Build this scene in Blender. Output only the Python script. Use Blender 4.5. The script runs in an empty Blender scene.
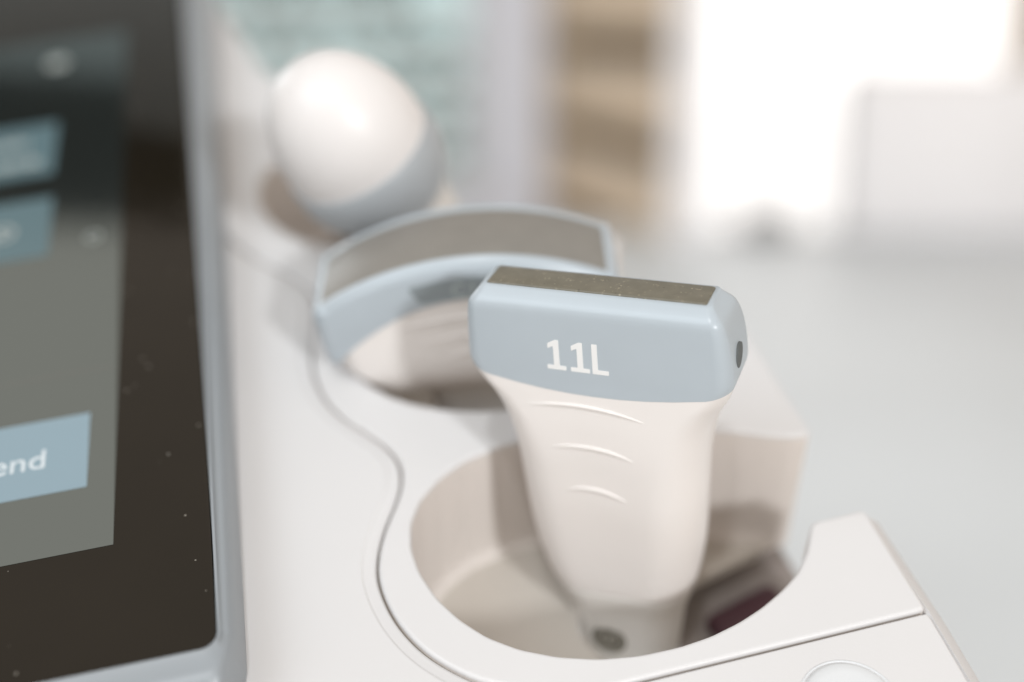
import bpy, bmesh, math, random
import numpy as np
from mathutils import Matrix, Vector
from mathutils.geometry import delaunay_2d_cdt

random.seed(4)
S = bpy.context.scene
COL = S.collection
MM = 0.001

# ------------------------------------------------------------------ camera
FPX = 1280.0
PITCH = math.radians(14)
CAM = np.array([0.0, 0.0, 1.15])
FWD = np.array([0, math.cos(PITCH), -math.sin(PITCH)])
UP = np.array([0, math.sin(PITCH), math.cos(PITCH)])
RT = np.array([1.0, 0, 0])
CW = np.array([RT, UP, -FWD]).T            # camera axes -> world


def ray(x, y):
    return CW @ np.array([(x - 512) / FPX, -(y - 341) / FPX, -1.0])


# machine frame: u to the right along the deck, v away along the deck, n out of the deck
def unit(a):
    return a / np.linalg.norm(a)


_tilt = math.atan2(1075, FPX)
NRM = CW @ np.array([0, math.cos(_tilt), math.sin(_tilt)])
_ev = unit(ray(40, -734))
EV = unit(_ev - NRM * (NRM @ _ev))
EU = np.cross(EV, NRM)
_r = ray(600, 545)
ORG = CAM + _r * (-0.2138 / (NRM @ _r))


def frame(origin, ex, ey, ez):
    m = Matrix.Identity(4)
    for i in range(3):
        m[i][0], m[i][1], m[i][2], m[i][3] = ex[i], ey[i], ez[i], origin[i]
    return m


DECK = frame(ORG, EU, EV, NRM)


def at_depth(x, y, d):
    return CAM + ray(x, y) * d


def on_y(x, y, Y):
    r = ray(x, y)
    return CAM + r * ((Y - CAM[1]) / r[1])


# ------------------------------------------------------------------ materials
def mat(name, color, rough=0.45, spec=0.5, var=0.03, scale=60.0, bump=0.0, bscale=900.0,
        emit=None, estr=0.0, coat=0.0, sss=0.0, metallic=0.0, wear=None, ior=1.5):
    m = bpy.data.materials.new(name)
    m.use_nodes = True
    nt = m.node_tree
    b = nt.nodes['Principled BSDF']
    tc = nt.nodes.new('ShaderNodeTexCoord')
    nz = nt.nodes.new('ShaderNodeTexNoise')
    nz.inputs['Scale'].default_value = scale
    nz.inputs['Detail'].default_value = 4
    nt.links.new(tc.outputs['Object'], nz.inputs['Vector'])
    rp = nt.nodes.new('ShaderNodeValToRGB')
    c = list(color)
    rp.color_ramp.elements[0].color = [max(0, k * (1 - var)) for k in c] + [1]
    rp.color_ramp.elements[1].color = [min(1, k * (1 + var)) for k in c] + [1]
    rp.color_ramp.elements[0].position = 0.3
    rp.color_ramp.elements[1].position = 0.7
    nt.links.new(nz.outputs['Fac'], rp.inputs['Fac'])
    last = rp.outputs['Color']
    if wear:
        wcol, wscale, lo, hi = wear
        n2 = nt.nodes.new('ShaderNodeTexNoise')
        n2.inputs['Scale'].default_value = wscale
        n2.inputs['Detail'].default_value = 6
        n2.inputs['Roughness'].default_value = 0.75
        nt.links.new(tc.outputs['Object'], n2.inputs['Vector'])
        r2 = nt.nodes.new('ShaderNodeValToRGB')
        r2.color_ramp.elements[0].position = lo
        r2.color_ramp.elements[0].color = (0, 0, 0, 1)
        r2.color_ramp.elements[1].position = hi
        r2.color_ramp.elements[1].color = (1, 1, 1, 1)
        nt.links.new(n2.outputs['Fac'], r2.inputs['Fac'])
        mx = nt.nodes.new('ShaderNodeMixRGB')
        nt.links.new(r2.outputs['Color'], mx.inputs['Fac'])
        nt.links.new(last, mx.inputs['Color1'])
        mx.inputs['Color2'].default_value = list(wcol) + [1]
        last = mx.outputs['Color']
    nt.links.new(last, b.inputs['Base Color'])
    b.inputs['Roughness'].default_value = rough
    b.inputs['Specular IOR Level'].default_value = spec
    b.inputs['IOR'].default_value = ior
    b.inputs['Coat Weight'].default_value = coat
    b.inputs['Metallic'].default_value = metallic
    if sss:
        b.inputs['Subsurface Weight'].default_value = sss
        b.inputs['Subsurface Radius'].default_value = (0.004, 0.003, 0.002)
        b.inputs['Subsurface Scale'].default_value = 1.0
    if emit:
        b.inputs['Emission Color'].default_value = list(emit) + [1]
        b.inputs['Emission Strength'].default_value = estr
    if bump:
        n3 = nt.nodes.new('ShaderNodeTexNoise')
        n3.inputs['Scale'].default_value = bscale
        n3.inputs['Detail'].default_value = 3
        nt.links.new(tc.outputs['Object'], n3.inputs['Vector'])
        bp = nt.nodes.new('ShaderNodeBump')
        bp.inputs['Strength'].default_value = bump
        bp.inputs['Distance'].default_value = 0.0002
        nt.links.new(n3.outputs['Fac'], bp.inputs['Height'])
        nt.links.new(bp.outputs['Normal'], b.inputs['Normal'])
    return m


def specks(m, color, scale, size, share, fac=1.0):
    """scatter small specks (dust, grains) over a material's base colour"""
    nt = m.node_tree
    b = nt.nodes['Principled BSDF']
    src = b.inputs['Base Color'].links[0].from_socket
    tc = nt.nodes.new('ShaderNodeTexCoord')
    vo = nt.nodes.new('ShaderNodeTexVoronoi')
    vo.inputs['Scale'].default_value = scale
    nt.links.new(tc.outputs['Object'], vo.inputs['Vector'])
    sep = nt.nodes.new('ShaderNodeSeparateColor')
    nt.links.new(vo.outputs['Color'], sep.inputs['Color'])
    sz = nt.nodes.new('ShaderNodeMath'); sz.operation = 'MULTIPLY'
    nt.links.new(sep.outputs['Green'], sz.inputs[0]); sz.inputs[1].default_value = size
    lt = nt.nodes.new('ShaderNodeMath'); lt.operation = 'LESS_THAN'
    nt.links.new(vo.outputs['Distance'], lt.inputs[0]); nt.links.new(sz.outputs[0], lt.inputs[1])
    pick = nt.nodes.new('ShaderNodeMath'); pick.operation = 'LESS_THAN'
    nt.links.new(sep.outputs['Red'], pick.inputs[0]); pick.inputs[1].default_value = share
    mu = nt.nodes.new('ShaderNodeMath'); mu.operation = 'MULTIPLY'
    nt.links.new(lt.outputs[0], mu.inputs[0]); nt.links.new(pick.outputs[0], mu.inputs[1])
    m2 = nt.nodes.new('ShaderNodeMath'); m2.operation = 'MULTIPLY'
    nt.links.new(mu.outputs[0], m2.inputs[0]); m2.inputs[1].default_value = fac
    mx = nt.nodes.new('ShaderNodeMixRGB')
    nt.links.new(m2.outputs[0], mx.inputs['Fac']); nt.links.new(src, mx.inputs['Color1'])
    mx.inputs['Color2'].default_value = list(color) + [1]
    nt.links.new(mx.outputs['Color'], b.inputs['Base Color'])


def smudge(m, lo, hi, scale):
    """uneven gloss: fingermarks and wiping streaks"""
    nt = m.node_tree
    b = nt.nodes['Principled BSDF']
    tc = nt.nodes.new('ShaderNodeTexCoord')
    nz = nt.nodes.new('ShaderNodeTexNoise')
    nz.inputs['Scale'].default_value = scale
    nz.inputs['Detail'].default_value = 6
    nz.inputs['Distortion'].default_value = 0.2
    nt.links.new(tc.outputs['Object'], nz.inputs['Vector'])
    mr = nt.nodes.new('ShaderNodeMapRange')
    mr.inputs['From Min'].default_value = 0.35
    mr.inputs['From Max'].default_value = 0.68
    mr.inputs['To Min'].default_value = lo
    mr.inputs['To Max'].default_value = hi
    nt.links.new(nz.outputs['Fac'], mr.inputs['Value'])
    nt.links.new(mr.outputs['Result'], b.inputs['Roughness'])


M = {}
M['white'] = mat('white_plastic', (0.595, 0.592, 0.594), 0.42, 0.4, 0.012, 25, 0.06, 1400)
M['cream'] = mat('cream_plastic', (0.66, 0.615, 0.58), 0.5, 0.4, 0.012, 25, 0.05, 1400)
M['probe_white'] = mat('probe_white_plastic', (0.71, 0.68, 0.658), 0.36, 0.45, 0.012, 40, 0.03, 1500)
M['collar'] = mat('soft_collar_plastic', (0.62, 0.60, 0.57), 0.55, 0.35, 0.02, 80)
M['blue'] = mat('blue_grey_plastic', (0.38, 0.43, 0.468), 0.3, 0.5, 0.02, 60, 0.03, 1500)
M['lens'] = mat('acoustic_lens_rubber', (0.135, 0.125, 0.095), 0.42, 0.5, 0.12, 300, 0.15, 2500,
                wear=((0.34, 0.30, 0.22), 900, 0.60, 0.70))
M['lens2'] = mat('grey_lens_rubber', (0.195, 0.186, 0.168), 0.40, 0.5, 0.05, 120, 0.05, 1500)
M['letter'] = mat('white_print', (0.72, 0.725, 0.72), 0.5, 0.3, 0.01)
M['label_grey'] = mat('grey_print', (0.23, 0.265, 0.28), 0.45, 0.4, 0.05)
M['badge'] = mat('badge_grey', (0.13, 0.12, 0.095), 0.5, 0.4, 0.05)
M['badge_light'] = mat('badge_line', (0.34, 0.32, 0.28), 0.5, 0.4, 0.05)
M['hole_shade'] = mat('painted_hole_shade', (0.10, 0.11, 0.11), 0.6, 0.3, 0.05)
M['frame'] = mat('silver_grey_plastic', (0.25, 0.275, 0.295), 0.38, 0.5, 0.015, 40, 0.03, 1400)
M['bezel'] = mat('black_glass_border', (0.010, 0.008, 0.005), 0.10, 0.45, 0.1, 40,
                 )
M['display'] = mat('display_glass', (0.012, 0.0145, 0.013), 0.08, 0.5, 0.03, 40, ior=3.5)
M['btn'] = mat('lit_button', (0.1, 0.13, 0.15), 0.2, 0.5, 0.02, 40, emit=(0.20, 0.29, 0.335), estr=0.78)
M['btn_dim'] = mat('dim_lit_button', (0.06, 0.09, 0.10), 0.2, 0.5, 0.02, 40, emit=(0.055, 0.10, 0.112), estr=0.75)
M['btn_txt'] = mat('lit_lettering', (0.3, 0.3, 0.3), 0.3, 0.5, 0.01, emit=(0.50, 0.60, 0.64), estr=0.7)
M['btn_txt_dim'] = mat('dim_lettering', (0.2, 0.2, 0.2), 0.3, 0.5, 0.01, emit=(0.22, 0.27, 0.24), estr=0.7)
M['divider'] = mat('divider_line', (0.03, 0.035, 0.033), 0.2, 0.5, 0.01, ior=3.0, emit=(0.02, 0.025, 0.024), estr=1.0)
M['mon_screen'] = mat('monitor_screen', (0.03, 0.03, 0.03), 0.3, 0.3, 0.02, emit=(0.27, 0.28, 0.27), estr=1.0)
M['dark'] = mat('dark_plastic', (0.012, 0.012, 0.012), 0.5, 0.3, 0.1)
M['knob_ring'] = mat('knob_ring', (0.60, 0.62, 0.635), 0.45, 0.5, 0.02)
M['gap'] = mat('seam_shadow_gap', (0.24, 0.215, 0.19), 0.7, 0.2, 0.05)
M['floor_shaded'] = mat('holder_floor_shaded', (0.50, 0.465, 0.42), 0.6, 0.3, 0.03, 40)  # darker than the walls: the shade in the cup put into the floor colour
M['deep_cup_shade'] = mat('deep_cup_shade', (0.045, 0.035, 0.026), 0.7, 0.3, 0.1)  # dark brown stands in for the shade deep in the far cup
M['collar_grey'] = mat('grey_collar', (0.34, 0.365, 0.385), 0.4, 0.45, 0.02, 60)
M['tray'] = mat('grey_brown_tray', (0.27, 0.24, 0.225), 0.6, 0.3, 0.06)
M['maroon'] = mat('maroon_vinyl', (0.060, 0.022, 0.030), 0.5, 0.4, 0.1, 30)
M['sheet'] = mat('pale_couch_sheet', (0.61, 0.65, 0.675), 0.45, 0.5, 0.03, 4)
M['backrest'] = mat('backrest_vinyl', (0.86, 0.85, 0.86), 0.6, 0.3, 0.03, 4)
M['couchbase'] = mat('couch_base', (0.6, 0.58, 0.54), 0.6, 0.3, 0.03, 4)
M['wall'] = mat('lavender_white_wall', (0.72, 0.735, 0.80), 0.8, 0.2, 0.02, 3)
M['wallbeige'] = mat('beige_wall', (0.62, 0.55, 0.48), 0.8, 0.2, 0.02, 3)
M['wood'] = mat('tan_wood', (0.44, 0.34, 0.235), 0.55, 0.3, 0.08, 7)
M['woodedge'] = mat('tan_wood_edge', (0.52, 0.39, 0.25), 0.5, 0.3, 0.08, 7)
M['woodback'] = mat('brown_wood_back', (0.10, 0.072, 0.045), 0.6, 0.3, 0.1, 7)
M['towel'] = mat('folded_towel', (0.58, 0.475, 0.365), 0.9, 0.1, 0.08, 9)
M['winframe'] = mat('window_frame_paint', (0.66, 0.66, 0.69), 0.5, 0.3, 0.02, 5)
M['blind'] = mat('blind_slat', (0.74, 0.82, 0.825), 0.5, 0.3, 0.03, 5)
M['floor'] = mat('pale_vinyl_floor', (0.58, 0.57, 0.55), 0.5, 0.3, 0.04, 3)
M['leaf'] = mat('hedge_leaf', (0.075, 0.12, 0.085), 0.5, 0.3, 0.4, 5)
M['grass'] = mat('lawn', (0.10, 0.16, 0.08), 0.8, 0.2, 0.3, 3)
M['shelfbox'] = mat('grey_box', (0.36, 0.36, 0.36), 0.6, 0.3, 0.05)
M['dome'] = mat('white_dome', (0.67, 0.652, 0.645), 0.4, 0.45, 0.01, 40, 0.02, 1200)
M['sheer'] = mat('sunlit_sheer', (0.9, 0.9, 0.9), 0.9, 0.0, 0.02, 2, emit=(1.0, 0.985, 0.975), estr=0.98)
M['sky'] = mat('sky_light', (0, 0, 0), 1, 0, 0, emit=(0.74, 0.92, 0.92), estr=1.0)
specks(M['bezel'], (0.42, 0.40, 0.36), 230, 0.11, 0.06, 0.45)
specks(M['bezel'], (0.34, 0.32, 0.28), 560, 0.2, 0.07, 0.45)
specks(M['lens'], (0.36, 0.33, 0.25), 1100, 0.28, 0.35, 0.6)
specks(M['lens'], (0.05, 0.045, 0.035), 900, 0.25, 0.2, 0.6)
specks(M['blue'], (0.10, 0.11, 0.12), 210, 0.06, 0.10, 0.7)
specks(M['white'], (0.36, 0.33, 0.30), 130, 0.045, 0.10, 0.5)
specks(M['probe_white'], (0.42, 0.37, 0.33), 160, 0.04, 0.08, 0.5)
smudge(M['bezel'], 0.07, 0.16, 30)
smudge(M['blue'], 0.29, 0.35, 40)
smudge(M['probe_white'], 0.34, 0.42, 40)
smudge(M['white'], 0.36, 0.52, 30)
smudge(M['lens'], 0.32, 0.55, 120)
M['display'].node_tree.nodes['Principled BSDF'].inputs['Specular Tint'].default_value = (0.82, 0.97, 1.0, 1)
M['glass'] = mat('window_glass', (0.9, 0.95, 0.95), 0.02, 0.5, 0.0)
_g = M['glass'].node_tree.nodes['Principled BSDF']
_g.inputs['Transmission Weight'].default_value = 1.0
_g.inputs['IOR'].default_value = 1.01


# ------------------------------------------------------------------ mesh helpers
def link(name, bm, m, parent=None, smooth=True, sharp=None):
    me = bpy.data.meshes.new(name)
    bmesh.ops.recalc_face_normals(bm, faces=bm.faces)
    if smooth:
        for f in bm.faces:
            f.smooth = True
        if sharp:
            a = math.radians(sharp)
            for e in bm.edges:
                if len(e.link_faces) == 2 and e.calc_face_angle(0) > a:
                    e.smooth = False
    bm.to_mesh(me)
    bm.free()
    o = bpy.data.objects.new(name, me)
    if isinstance(m, (list, tuple)):
        for k in m:
            me.materials.append(k)
    else:
        me.materials.append(m)
    COL.objects.link(o)
    if parent:
        o.parent = parent
    return o


def thing(name, label, cat, mw=None, group=None):
    o = bpy.data.objects.new(name, None)
    COL.objects.link(o)
    o.empty_display_size = 0.01
    if mw is not None:
        o.matrix_world = mw
    o['label'] = label
    o['category'] = cat
    if group:
        o['group'] = group
    return o


def tag(o, label, cat):
    o['label'] = label
    o['category'] = cat
    return o


def loft(rings, cap0=True, cap1=True, bm=None, scale=MM):
    bm = bm or bmesh.new()
    vs = [[bm.verts.new((p[0] * scale, p[1] * scale, p[2] * scale)) for p in r] for r in rings]
    n = len(vs[0])
    for a, b in zip(vs, vs[1:]):
        for i in range(n):
            j = (i + 1) % n
            bm.faces.new((a[i], a[j], b[j], b[i]))
    if cap0:
        bm.faces.new(vs[0][::-1])
    if cap1:
        bm.faces.new(vs[-1])
    return bm


def box(bm, lo, hi, scale=1.0, bev=0.0, mtx=None):
    r = bmesh.ops.create_cube(bm, size=1.0)
    vs = r['verts']
    for v in vs:
        v.co = Vector([(lo[i] + hi[i]) / 2 + v.co[i] * (hi[i] - lo[i]) for i in range(3)]) * scale
    if bev:
        es = list({e for v in vs for e in v.link_edges})
        rr = bmesh.ops.bevel(bm, geom=es, offset=bev * scale, segments=3, profile=0.5, affect='EDGES')
        vs = list({v for f in rr['faces'] for v in f.verts} | {v for v in vs if v.is_valid})
    if mtx is not None:
        bmesh.ops.transform(bm, matrix=mtx, verts=vs)
    return bm


def tube(path, radii, n=10, bm=None, scale=MM, cap=True):
    bm = bm or bmesh.new()
    path = [np.array(p, float) for p in path]
    rings = []
    up = np.array([0.0, 1.0, 0.0])
    for i, p in enumerate(path):
        t = unit(path[min(i + 1, len(path) - 1)] - path[max(i - 1, 0)])
        a = unit(np.cross(t, up if abs(t @ up) < 0.95 else np.array([1.0, 0, 0])))
        b = np.cross(t, a)
        r = radii[i] if hasattr(radii, '__len__') else radii
        rings.append([p + r * (math.cos(2 * math.pi * k / n) * a + math.sin(2 * math.pi * k / n) * b) for k in range(n)])
    return loft(rings, cap, cap, bm, scale)


def resample(pts, step, closed=True):
    pts = [np.array(p, float) for p in pts]
    if closed:
        pts = pts + [pts[0]]
    out = []
    carry = 0.0
    for a, b in zip(pts, pts[1:]):
        L = np.linalg.norm(b - a)
        d = carry
        while d < L:
            out.append(a + (b - a) * (d / L))
            d += step
        carry = d - L
    if not closed:
        out.append(pts[-1])
    return out


def smooth_loop(pts, it):
    p = np.array(pts)
    for _ in range(it):
        p = p * 0.5 + 0.25 * (np.roll(p, 1, 0) + np.roll(p, -1, 0))
    return p


def catmull(pts, per=8):
    pts = [np.array(p, float) for p in pts]
    out = []
    for i in range(len(pts) - 1):
        p0, p1, p2, p3 = pts[max(i - 1, 0)], pts[i], pts[i + 1], pts[min(i + 2, len(pts) - 1)]
        for k in range(per):
            t = k / per
            out.append(0.5 * ((2 * p1) + (-p0 + p2) * t + (2 * p0 - 5 * p1 + 4 * p2 - p3) * t * t +
                              (-p0 + 3 * p1 - 3 * p2 + p3) * t ** 3))
    out.append(pts[-1])
    return out


def loop_normals(p):
    d = np.roll(p, -1, 0) - np.roll(p, 1, 0)
    d /= np.linalg.norm(d, axis=1)[:, None] + 1e-12
    n = np.stack([d[:, 1], -d[:, 0]], 1)          # outward for counter-clockwise loops
    area = 0.5 * np.sum(p[:, 0] * np.roll(p[:, 1], -1) - np.roll(p[:, 0], -1) * p[:, 1])
    return n if area > 0 else -n


def fill(bm, vs):
    """triangulate a planar loop of bmesh verts by constrained Delaunay"""
    co = [Vector((v.co.x / MM, v.co.y / MM)) for v in vs]
    n_ = len(co)
    ov, oe, of, mv, me_, mf = delaunay_2d_cdt(co, [], [list(range(n_))], 1, 1e-4)
    z = vs[0].co.z
    vmap = []
    for i, c in enumerate(ov):
        vmap.append(vs[mv[i][0]] if mv[i] else bm.verts.new((c.x * MM, c.y * MM, z)))
    for f in of:
        if len({vmap[i] for i in f}) == len(f):
            try:
                bm.faces.new([vmap[i] for i in f])
            except ValueError:
                pass


def plate(loop, top, depth, r, flare=None, seg=6):
    """solid plate from a 2-D loop: flat top, rounded edge of radius r, wall down to depth"""
    p = np.array(loop)
    nrm = loop_normals(p)
    rings = []
    prof = [(-r - 0.15, 0.0)] + [(-r + r * math.sin(a), -r + r * math.cos(a)) for a in
                                 [math.pi / 2 * k / seg for k in range(seg + 1)]]
    for off, z in prof:
        q = p + nrm * off
        rings.append([(x, y, top + z) for x, y in q])
    if flare is None:
        rings.append([(x, y, depth) for x, y in p])
    else:
        R = 7.0
        for k in range(7):
            a = math.pi / 2 * k / 6
            off = R * (1 - math.cos(a))
            z = depth + R - R * math.sin(a)
            q = p + nrm * (off * flare)[:, None]
            rings.append([(x, y, z) for x, y in q])
    bm = loft(rings, False, False)
    bm.verts.ensure_lookup_table()
    fill(bm, [bm.verts[i] for i in range(len(p))])
    return bm


def interp_table(tab, s):
    """smooth (monotone-ish) interpolation of table rows keyed on column 0"""
    tab = np.array(tab, float)
    xs = tab[:, 0]
    i = int(np.clip(np.searchsorted(xs, s) - 1, 0, len(xs) - 2))
    h = xs[i + 1] - xs[i]
    t = np.clip((s - xs[i]) / h, 0, 1)

    def slope(k):
        if k <= 0 or k >= len(xs) - 1:
            j = min(max(k, 0), len(xs) - 2) if k <= 0 else len(xs) - 2
            return (tab[j + 1] - tab[j]) / (xs[j + 1] - xs[j])
        d0 = (tab[k] - tab[k - 1]) / (xs[k] - xs[k - 1])
        d1 = (tab[k + 1] - tab[k]) / (xs[k + 1] - xs[k])
        m = np.where(d0 * d1 > 0, 2 * d0 * d1 / (d0 + d1 + 1e-12), 0)
        return m
    m0, m1 = slope(i) * h, slope(i + 1) * h
    return ((2 * t ** 3 - 3 * t * t + 1) * tab[i] + (t ** 3 - 2 * t * t + t) * m0 +
            (-2 * t ** 3 + 3 * t * t) * tab[i + 1] + (t ** 3 - t * t) * m1)


def rrect(a, y0, y1, r, xc=0.0, na=10, ne=8):
    """rounded rectangle ring, constant vertex layout"""
    r = min(r, a * 0.999, (y1 - y0) / 2 * 0.999)
    out = []
    for (cx, cy, a0) in ((a - r, y1 - r, 0), (-a + r, y1 - r, 90), (-a + r, y0 + r, 180), (a - r, y0 + r, 270)):
        for k in range(na + 1):
            t = math.radians(a0 + 90 * k / na)
            out.append((xc + cx + r * math.cos(t), cy + r * math.sin(t)))
        nx = {0: (-a + r, y1), 90: (-a, y0 + r), 180: (a - r, y0), 270: (a, y1 - r)}[a0]
        p = out[-1]
        q = (xc + nx[0], nx[1])
        for k in range(1, ne):
            out.append((p[0] + (q[0] - p[0]) * k / ne, p[1] + (q[1] - p[1]) * k / ne))
    return out


# =================================================================== LINEAR PROBE
RC = np.array([[0.9300, 0.3560, -0.0905], [-0.1120, 0.4900, 0.8650], [0.3530, -0.7950, 0.4940]])
q_, r_ = np.linalg.qr(RC)
RC = q_ * np.sign(np.diag(r_))
T11 = np.array([17.93, 11.53, -263.91]) * MM
RW = CW @ RC
S_BASE = 106.0                                     # mm from the lens to the foot of the probe
BASE11 = CAM + CW @ T11 - RW[:, 2] * S_BASE * MM
T11W = CAM + CW @ T11
M11 = frame(BASE11, RW[:, 0], RW[:, 1], RW[:, 2])

#      s     a     yf     yb    r    xc
TAB11 = [
    (0.0, 24.6, -4.3, 4.6, 1.2, 0.0),
    (0.8, 25.2, -5.3, 5.3, 1.5, 0.0),
    (2.4, 26.6, -7.1, 6.9, 2.0, 0.0),
    (3.6, 27.4, -7.55, 8.0, 2.5, 0.0),
    (7.0, 28.2, -7.6, 9.8, 3.0, 0.1),
    (12.0, 28.8, -7.6, 11.0, 3.4, 0.2),
    (17.0, 29.1, -7.6, 11.6, 3.8, 0.2),
    (19.5, 28.6, -7.6, 11.9, 4.4, 0.2),
    (22.0, 27.7, -7.65, 12.3, 5.4, 0.2),
    (26.0, 25.6, -7.75, 13.0, 7.2, 0.3),
    (32.0, 23.5, -8.0, 14.0, 9.0, 0.3),
    (41.0, 22.0, -8.3, 15.0, 10.5, 0.3),
    (50.0, 21.4, -8.3, 15.6, 11.0, 0.4),
    (62.0, 20.6, -8.0, 15.4, 11.0, 0.6),
    (72.0, 19.0, -7.4, 14.6, 10.4, 0.9),
    (80.0, 16.6, -6.4, 13.4, 9.4, 1.4),
    (86.0, 14.2, -5.4, 12.2, 8.4, 1.8),
    (96.0, 12.6, -5.0, 11.2, 7.8, 2.0),
    (106.0, 11.0, -4.4, 10.2, 7.0, 2.0),
]


def ring11(s_of_k, inset=0.0):
    base = rrect(1, -0.3, 0.5, 0.2)
    n = len(base)
    pts = []
    cache = {}
    for k in range(n):
        s = s_of_k if not callable(s_of_k) else s_of_k(k)
        key = round(s, 3)
        if key not in cache:
            _, a, yf, yb, r, xc = interp_table(TAB11, s)
            cache[key] = rrect(a - inset, yf + inset, yb - inset, r, xc)
        x, y = cache[key][k]
        # shallow thumb dish in the front of the grip
        if y < 2 and s > 24:
            g = math.exp(-((x + 0.5) / 11.0) ** 2 - ((s - 54) / 20.0) ** 4)
            y += 0.6 * g
        pts.append((x, y, S_BASE - s))
    return pts


_ref = rrect(28, -7.6, 12.5, 5.8)
SB = [22.6 - 4.0 * min(1.0, abs(p[0]) / 28.0) ** 2.2 for p in _ref]

linear = thing('linear_probe', 'white ultrasound probe with flat blue-grey head lettered 11L, standing in the nearest holder',
               'ultrasound probe', M11)
# head shell
rings = []
for s in (0.0, 0.25, 0.8, 1.6, 2.4, 3.0, 3.6):
    rings.append(ring11(s))
for t in np.linspace(0.06, 1, 22):
    rings.append(ring11(lambda k: 3.6 + (SB[k] - 3.6) * t))
rings.append(ring11(lambda k: SB[k] + 0.02, 0.15))
link('head_shell', loft(rings, True, False), M['blue'], linear, sharp=50)
# grip body
rings = [ring11(lambda k: SB[k] - 0.3, 0.14)]
for t in np.linspace(0, 1, 70):
    rings.append(ring11(lambda k: SB[k] + (77.6 - SB[k]) * t, 0.1))
rings.append(ring11(78.0, 0.2))
rings.append(ring11(78.1, 0.9))
link('grip_body', loft(rings, True, True), M['probe_white'], linear, sharp=60)
# collar under the grip
rings = [ring11(77.8, 0.7)]
for s in np.linspace(78.4, 105.0, 26):
    rings.append(ring11(s, 0.2))
rings.append(ring11(106.0, 1.6))
link('cable_collar', loft(rings), M['collar'], linear, sharp=60)
# lens
bm = bmesh.new()
prof = [(-0.5, 0.0), (0.15, 0.0), (0.35, -0.12)]
rings = []
lr = lambda a, d, z: [(x, y, z) for x, y in rrect(a, -d, d, 0.5)]
rings = [lr(23.0, 3.35, S_BASE + 0.42), lr(23.3, 3.6, S_BASE + 0.36), lr(23.6, 3.85, S_BASE + 0.15), lr(23.6, 3.85, S_BASE - 1.0)]
link('acoustic_lens', loft(rings), M['lens'], linear, sharp=50)
# lettering 11L
FACE_Y = -7.62


def glyph(bm, polys, ox, oz, y0, dy, sx=1.0):
    for poly in polys:
        a = [bm.verts.new(((ox + x * sx) * MM, (y0 - dy) * MM, (oz + z) * MM)) for x, z in poly]
        b = [bm.verts.new(((ox + x * sx) * MM, (y0 + 0.25) * MM, (oz + z) * MM)) for x, z in poly]
        bm.faces.new(a)
        for i in range(len(a)):
            j = (i + 1) % len(a)
            bm.faces.new((a[i], b[i], b[j], a[j]))


def rpoly(poly, r=0.22):
    out = []
    n = len(poly)
    P = [np.array(p, float) for p in poly]
    for i in range(n):
        p, a, b = P[i], P[i - 1], P[(i + 1) % n]
        da, db = unit(a - p), unit(b - p)
        rr = min(r, np.linalg.norm(a - p) / 2.01, np.linalg.norm(b - p) / 2.01)
        for k in range(5):
            t = k / 4
            out.append(tuple((1 - t) ** 2 * (p + da * rr) + 2 * t * (1 - t) * p + t * t * (p + db * rr)))
    return out


ONE = [rpoly([(1.55, 0.0), (4.2, 0.0), (4.2, 1.02), (2.78, 1.02), (2.78, 7.15), (1.95, 7.15), (0.28, 6.15), (0.28, 5.0),
              (1.5, 5.62), (1.5, 1.02), (0.0, 1.02), (0.0, 0.0)])]
ELL = [rpoly([(0, 0), (3.55, 0), (3.55, 1.05), (1.22, 1.05), (1.22, 7.15), (0, 7.15)])]
bm = bmesh.new()
zt = S_BASE - 16.9
glyph(bm, ONE, -9.75, zt, FACE_Y, 0.04)
glyph(bm, ONE, -4.55, zt, FACE_Y, 0.04)
glyph(bm, ELL, 0.2, zt, FACE_Y, 0.04)
link('lettering', bm, M['letter'], linear, smooth=False)


def surf11(x, s):
    """front surface y at (x, s)"""
    _, a, yf, yb, r, xc = interp_table(TAB11, s)
    g = math.exp(-((x + 0.5) / 11.0) ** 2 - ((s - 54) / 20.0) ** 4)
    e = abs(x - xc) - (a - min(r, (yb - yf) / 2))
    y = yf + (0.6 * g if s > 24 else 0) + 0.1
    if e > 0:
        rr = min(r, (yb - yf) / 2)
        y += rr - math.sqrt(max(rr * rr - e * e, 0))
    return y


def to11(px, py, y):
    """point of the probe's plane Y=y seen at a pixel -> (x, s) in mm"""
    d = ray(px, py)
    n = RW[:, 1]
    p0 = T11W + n * y * MM
    P = CAM + d * (((p0 - CAM) @ n) / (d @ n))
    q = (P - T11W) / MM
    return q @ RW[:, 0], -(q @ RW[:, 2])


for pts in ([(527, 404), (545, 403.5), (570, 405), (595, 409), (622, 416), (645, 424)],
            [(552, 446), (565, 445), (585, 447), (605, 451), (620, 456), (634, 462)],
            [(567, 490), (577, 488), (590, 489), (603, 492), (616, 497), (628, 503)]):
    loc = [to11(px, py, -7.6) for px, py in pts]
    path = []
    for x, s in catmull([np.array(q) for q in loc], 6):
        path.append((x, surf11(x, s) + 0.1, S_BASE - s))
    nP = len(path)
    rad = [0.05 + 0.5 * math.sin(math.pi * i / (nP - 1)) ** 0.6 for i in range(nP)]
    link('grip_ridge', tube(path, rad, 10), M['probe_white'], linear)
# marker hole on the right end: proud disc, its shade put into the colour
hx, hs = 29.32, 13.0
rings = []
for rr, dx in ((1.2, -0.05), (2.5, 0.02), (2.8, 0.0), (2.8, -1.5)):
    rings.append([(hx + dx, 0.4 + rr * 0.9 * math.cos(t), S_BASE - hs + rr * math.sin(t)) for t in
                  [2 * math.pi * k / 28 for k in range(28)]])
link('orientation_mark', loft(rings), M['hole_shade'], linear)
# round badge on the collar
bx, bs = to11(609, 639, -4.9)
by = surf11(bx, bs) + 0.35


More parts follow.
